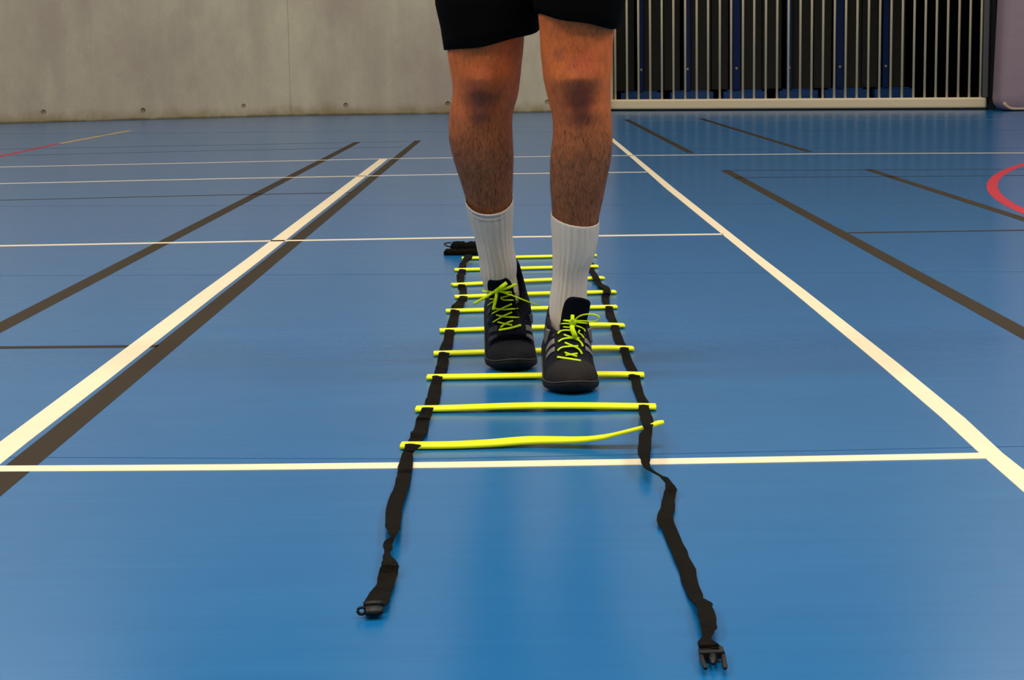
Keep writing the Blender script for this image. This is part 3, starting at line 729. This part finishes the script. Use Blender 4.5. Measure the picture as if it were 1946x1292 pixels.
laces(shR, [upR, tgR], (1010, 540), 5.873,
      [([(288, 812), (420, 832), (552, 854)], 32), ([(370, 760), (440, 785), (510, 805)], 26), ([(380, 792), (450, 782), (515, 772)], 26),
       ([(290, 742), (330, 708), (400, 695), (522, 690)], 26), ([(372, 650), (430, 675), (500, 705), (540, 735), (566, 780)], 26),
       ([(298, 642), (350, 610), (430, 600), (535, 603)], 26), ([(362, 562), (440, 590), (520, 620), (557, 655), (574, 695)], 26),
       ([(292, 552), (325, 522), (380, 512), (440, 516)], 26), ([(538, 512), (525, 540), (560, 565), (585, 600)], 22), 
       ([(294, 472), (325, 445), (380, 438), (430, 442)], 24), ([(355, 475), (400, 480), (430, 478)], 18), ([(495, 462), (550, 480), (585, 500), (600, 528)], 24),
       ([(262, 388), (340, 400), (430, 412), (520, 425), (618, 436)], 28)],
      [([(458, 345), (458, 400), (462, 440)], 44, .006), ([(462, 440), (455, 500), (480, 560), (488, 592)], 58, .008), ([(430, 425), (460, 420), (495, 425)], 62, .004),
       ([(478, 405), (530, 360), (600, 338), (690, 338), (745, 355), (757, 378), (735, 403), (690, 418), (580, 410), (490, 408)], 17, .02)], (460, 440))
laces(shL, [upL, tgL], (880, 500), 5.873,
      [([(400, 745), (520, 725), (645, 690)], 34), ([(388, 655), (450, 672), (545, 690)], 26), ([(420, 715), (480, 670), (555, 640)], 28),
       ([(335, 658), (430, 598), (545, 545)], 28), ([(370, 575), (450, 595), (540, 602), (625, 604)], 26), ([(328, 562), (430, 505), (542, 455)], 28),
       ([(335, 500), (430, 515), (520, 512), (612, 506)], 26), ([(278, 472), (320, 440), (350, 405)], 24), ([(545, 345), (480, 370), (420, 385), (450, 408), (530, 412), (602, 412)], 22),
       ([(300, 400), (330, 400), (350, 395)], 20), ([(215, 312), (300, 320), (380, 318)], 30), ([(400, 318), (500, 322), (595, 322)], 30)],
      [([(375, 320), (365, 400), (335, 520)], 34, .004), ([(372, 308), (430, 265), (485, 222)], 46, .008), ([(410, 300), (500, 275), (590, 235)], 30, .006),
       ([(350, 318), (240, 385), (120, 455)], 30, .012), ([(395, 312), (560, 365), (700, 420), (840, 472)], 15, .015), ([(355, 325), (375, 305), (400, 305)], 44, .004)], (380, 318))

# legs: rows of (image y, left edge, right edge) with the distance of the limb's axis
def axis(ya, yb, Ya, Yb): return lambda y: Ya + (Yb - Ya)*(y - ya)/(yb - ya)
NR = 32
def limb_ring(y, xl, xr, Y, grow=0.0, kd=1.0, back=0.0, tilt=0.0, tiltx=0.0, front=None, ribs=0, amp=0.0):
    a, b = dp(xl, y, Y), dp(xr, y, Y); c = (a + b)/2; w = (b - a).length/2 + grow; out = []
    n = NR if not ribs else ribs*4
    for k in range(n):
        t_ = 2*math.pi*k/n; ct, st = math.cos(t_), math.sin(t_)
        rr = 1 + (amp/w)*(math.cos(ribs*t_) if ribs else 0)
        yy = st*w*kd*rr
        if st > 0: yy += back*st*st
        if front and st < 0: yy -= front*max(0, -st)**3.5
        out.append(Vector((c.x + ct*w*rr, c.y + yy, c.z + tilt*st + tiltx*ct)))
    return out
Lrow = [(60, 852, 997), (80, 850, 996), (100, 850, 994.5), (120, 853, 992), (150, 858, 989), (170, 860.5, 986.7), (185, 859, 984), (200, 856, 979), (215, 854, 975), (235, 852.6, 973.6), (260, 852.6, 974.6), (280, 856, 975.6), (300, 861, 976.6), (320, 867, 976), (340, 874, 975), (360, 880, 974.6), (378, 885.5, 973.5), (400, 891, 972.5), (440, 904, 969), (490, 916, 973), (530, 922, 975)]
Rrow = [(25, 1022, 1172), (50, 1024.5, 1170), (60, 1025.3, 1167), (80, 1026, 1165.5), (100, 1027, 1164.6), (120, 1029.3, 1164), (150, 1032.4, 1162), (175, 1038.4, 1160), (200, 1044, 1160.6), (215, 1048.5, 1162), (235, 1050.5, 1163.3), (260, 1050, 1164.4), (280, 1047.5, 1163.8), (300, 1045.8, 1161.8), (320, 1045, 1158), (340, 1045, 1154), (360, 1045.8, 1150), (380, 1047.5, 1146), (400, 1049, 1141.3), (425, 1051, 1136), (450, 1053, 1132), (490, 1055, 1122), (530, 1057, 1112), (570, 1057, 1110)]
YL = axis(520, 170, 3.845, 3.755); YR = axis(560, 170, 3.64, 3.60)
def leg(rows, Yf, knee_y, hip, side):
    rings = []
    for y, xl, xr in rows[::-1]:
        calf = math.exp(-((y - knee_y - 110)/70)**2)*.02; kneec = math.exp(-((y - knee_y + 8)/26)**2)
        rings.append(limb_ring(y, xl, xr, Yf(y) + .0, kd=1.0 + .04*kneec, back=calf, front=.020*kneec + .010*math.exp(-((y - knee_y - 55)/16)**2) + .004))
    # thigh up to the hip, out of the frame
    last = rings[-1]; c = sum(last, Vector())/NR
    for u in (.25, .5, .75, 1.0):
        cc = c.lerp(hip, u); r = .072 + .022*u
        rings.append([Vector((cc.x + math.cos(2*math.pi*k/NR)*r, cc.y + math.sin(2*math.pi*k/NR)*r*1.05, cc.z)) for k in range(NR)])
    return loft(rings)
hipL, hipR = Vector((-.075, 3.83, .90)), Vector((.125, 3.79, .90))
cx = .02
pel = []
for z, wx, wy in ((.84, .12, .09), (.88, .165, .115), (.95, .175, .12), (1.02, .16, .11), (1.08, .15, .10), (1.12, .14, .095)):
    pel.append([Vector((cx + math.cos(2*math.pi*k/NR)*wx, 3.80 + math.sin(2*math.pi*k/NR)*wy, z)) for k in range(NR)])
legL, legR = leg(Lrow, YL, 165, hipL, -1), leg(Rrow, YR, 160, hipR, 1)
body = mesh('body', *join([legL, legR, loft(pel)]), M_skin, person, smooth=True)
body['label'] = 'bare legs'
m = body.modifiers.new('r', 'REMESH'); m.mode = 'VOXEL'; m.voxel_size = .0045; m.use_smooth_shade = True
m = body.modifiers.new('sm', 'SMOOTH'); m.iterations = 6; m.factor = .5
bpy.context.view_layer.update()
dg = bpy.context.evaluated_depsgraph_get(); me2 = bpy.data.meshes.new_from_object(body.evaluated_get(dg)); body.modifiers.clear(); body.data = me2
if not me2.materials: me2.materials.append(M_skin)
pof = person.location
for (px_, py_, Y_, r, col, am, sq) in ((915, 178, 3.69, .050, (108, 54, 42), .62, .7), (918, 145, 3.69, .042, (196, 92, 62), .5, .9), (916, 215, 3.69, .032, (96, 58, 50), .55, .5),
                               (1103, 185, 3.53, .048, (102, 48, 40), .72, .6), (1110, 118, 3.53, .035, (196, 84, 60), .5, 1), (1108, 215, 3.53, .025, (88, 46, 40), .5, .6), (1066, 103, 3.54, .018, (118, 80, 60), .5, 1)):
    p = dp(px_, py_, Y_) - pof; knee_tone_shade(tuple(p), r, col, am, sq)
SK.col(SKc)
# body hair, fine tapered strands growing downwards
me2.calc_loop_triangles()
tri = [t_ for t_ in me2.loop_triangles]
cents = np.array([tuple(t_.center) for t_ in tri]); areas = np.array([t_.area for t_ in tri])
zz = cents[:, 2]; wt = areas*((zz > .22) & (zz < .70))*np.interp(zz, [.2, .45, .5, .58, .7], [1.4, 1.3, .4, .22, .25])
idx = rng.choice(len(tri), 15000, p=wt/wt.sum())
V, Fc = [], []
for i in idx:
    t_ = tri[i]; a, b, c = [me2.vertices[j].co for j in t_.vertices]; u, v = rng.random(2)
    if u + v > 1: u, v = 1 - u, 1 - v
    p = a + (b - a)*u + (c - a)*v; n = Vector(t_.normal); dn = Vector((rng.normal(0, .35), 0, -1)); dn = (dn - n*dn.dot(n)).normalized()
    L_ = rng.uniform(.006, .014); s = n.cross(dn)*.00016; q = len(V)
    m1 = p + dn*L_*.5 + n*L_*.16; e = p + dn*L_ + n*L_*.18
    V += [p + s, p - s, m1 + s*.7, m1 - s*.7, e]; Fc += [(q, q+1, q+3, q+2), (q+2, q+3, q+4)]
hair = mesh('leg_hair', [v + pof for v in V], Fc, M_hair, person); hair['kind'] = 'stuff'; hair['label'] = 'short dark leg hair'

# socks
def sock(rows, Yf, tilt, tiltx, foot, label):
    rings = []; n = len(rows)
    for i, (y, xl, xr) in enumerate(rows):
        k = 1 - i/(n - 1)*.7; rings.append(limb_ring(y, xl, xr, Yf(y), grow=.0008, kd=1.05, tilt=tilt*k, tiltx=tiltx*k, ribs=24, amp=.0015 if i > 1 else .0003))
    first = rings[0]; c0 = sum(first, Vector())/len(first)
    inner = [c0 + (p - c0)*.955 + Vector((0, 0, -.012)) for p in first]; lip = [c0 + (p - c0)*.985 + Vector((0, 0, .0012)) for p in first]
    rings = [inner, lip] + rings
    last = rings[-1]; c = sum(last, Vector())/len(last)
    for u, r in ((.35, .97), (.7, .92), (1.0, .85)):
        cc = c.lerp(foot, u); rings.append([cc + (p - c)*r for p in last])
    o = mesh('sock', *loft(rings, cap0=False), M_sock, person, smooth=True); o['label'] = label; return o
sL = [(376, 884.5, 974.5), (380, 885, 974.5), (390, 887, 974.3), (400, 889.4, 974), (420, 895.5, 972.6), (435, 900, 972), (450, 904, 972), (470, 908, 974.5), (490, 912.5, 978.5), (500, 913, 980), (515, 914.5, 980), (525, 916, 979)]
sR = [(412, 1047.6, 1138.2), (416, 1047.8, 1138), (430, 1048.5, 1136.6), (450, 1050.5, 1134.2), (470, 1051.5, 1130.5), (490, 1052, 1125), (500, 1052, 1120), (520, 1052.5, 1115), (540, 1051, 1113.4), (560, 1047.5, 1113.4), (575, 1046, 1113)]
sock(sL, YL, .031, 0, frL(.205, 0, .03), 'white ribbed sock on the leg at left')
sock(sR, YR, .015, -.008, frR(.205, 0, .03), 'white ribbed sock on the leg at right')

# shorts: two legs with slanting hems joined at the seat
def shorts_leg(hem, rows, Y0, hip, rx_top, seed):
    n = 48; rr = random.Random(seed); rings = []
    xl, xr, yl, yr, Yd, ry = hem
    pl, pr = dp(xl, yl, Y0), dp(xr, yr, Y0); c = (pl + pr)/2; w = (pr - pl).length/2
    hemr = []
    for k in range(n):
        t_ = 2*math.pi*k/n; ct, st = math.cos(t_), math.sin(t_)
        hemr.append(Vector((c.x + ct*w, c.y + st*ry, c.z + ct*(pr.z - pl.z)/2 + Yd*st + .0015*math.sin(5*t_ + seed))))
    rings.append(hemr)
    for y, xa, xb, in rows:
        a, b = dp(xa, y, Y0), dp(xb, y, Y0); cc = (a + b)/2; ww = (b - a).length/2
        u = min(1, (cc.z - c.z)/.12)
        rings.append([Vector((cc.x + math.cos(2*math.pi*k/n)*ww, cc.y + math.sin(2*math.pi*k/n)*(ry + .006*u), cc.z + (1 - u)*math.cos(2*math.pi*k/n)*(pr.z - pl.z)/2 + .002*math.sin(4*2*math.pi*k/n + y))) for k in range(n)])
    lc = sum(rings[-1], Vector())/n
    for u in (.4, .8, 1.0):
        cc = lc.lerp(hip, u); r = w*(1 - u) + rx_top*u
        rings.append([Vector((cc.x + math.cos(2*math.pi*k/n)*r, cc.y + math.sin(2*math.pi*k/n)*(ry + .012), cc.z)) for k in range(n)])
    return loft(rings, cap0=False, cap1=False)
shl = shorts_leg((846, 1023, 92, 55, .012, .122), [(60, 841.5, 1026), (40, 838, 1030), (15, 831.5, 1034), (0, 828, 1036)], 3.762, hipL + Vector((.01, 0, .0)), .125, 1)
shr = shorts_leg((1019, 1171.5, 24, 54, .006, .118), [(25, 1015, 1180), (5, 1012, 1185), (-20, 1008, 1190)], 3.608, hipR + Vector((0, 0, .0)), .12, 2)
n = 48; seat = []
for z, wx, wy in ((.78, .17, .125), (.82, .205, .145), (.90, .232, .158), (.97, .225, .152), (1.04, .190, .130), (1.10, .162, .113)):
    seat.append([Vector((cx + math.cos(2*math.pi*k/n)*wx, 3.80 + math.sin(2*math.pi*k/n)*wy, z)) for k in range(n)])
mesh('shorts', *join([shl, shr, loft(seat)]), M_shorts, person, smooth=True, solid=.0025)['label'] = 'loose black sports shorts'
wb = []
for z in (1.075, 1.08, 1.11, 1.115):
    wb.append([Vector((cx + math.cos(2*math.pi*k/n)*(.168 if 1.077 < z < 1.112 else .16), 3.80 + math.sin(2*math.pi*k/n)*(.118 if 1.077 < z < 1.112 else .112), z)) for k in range(n)])
mesh('waistband', *loft(wb), M_shorts, person, smooth=True)
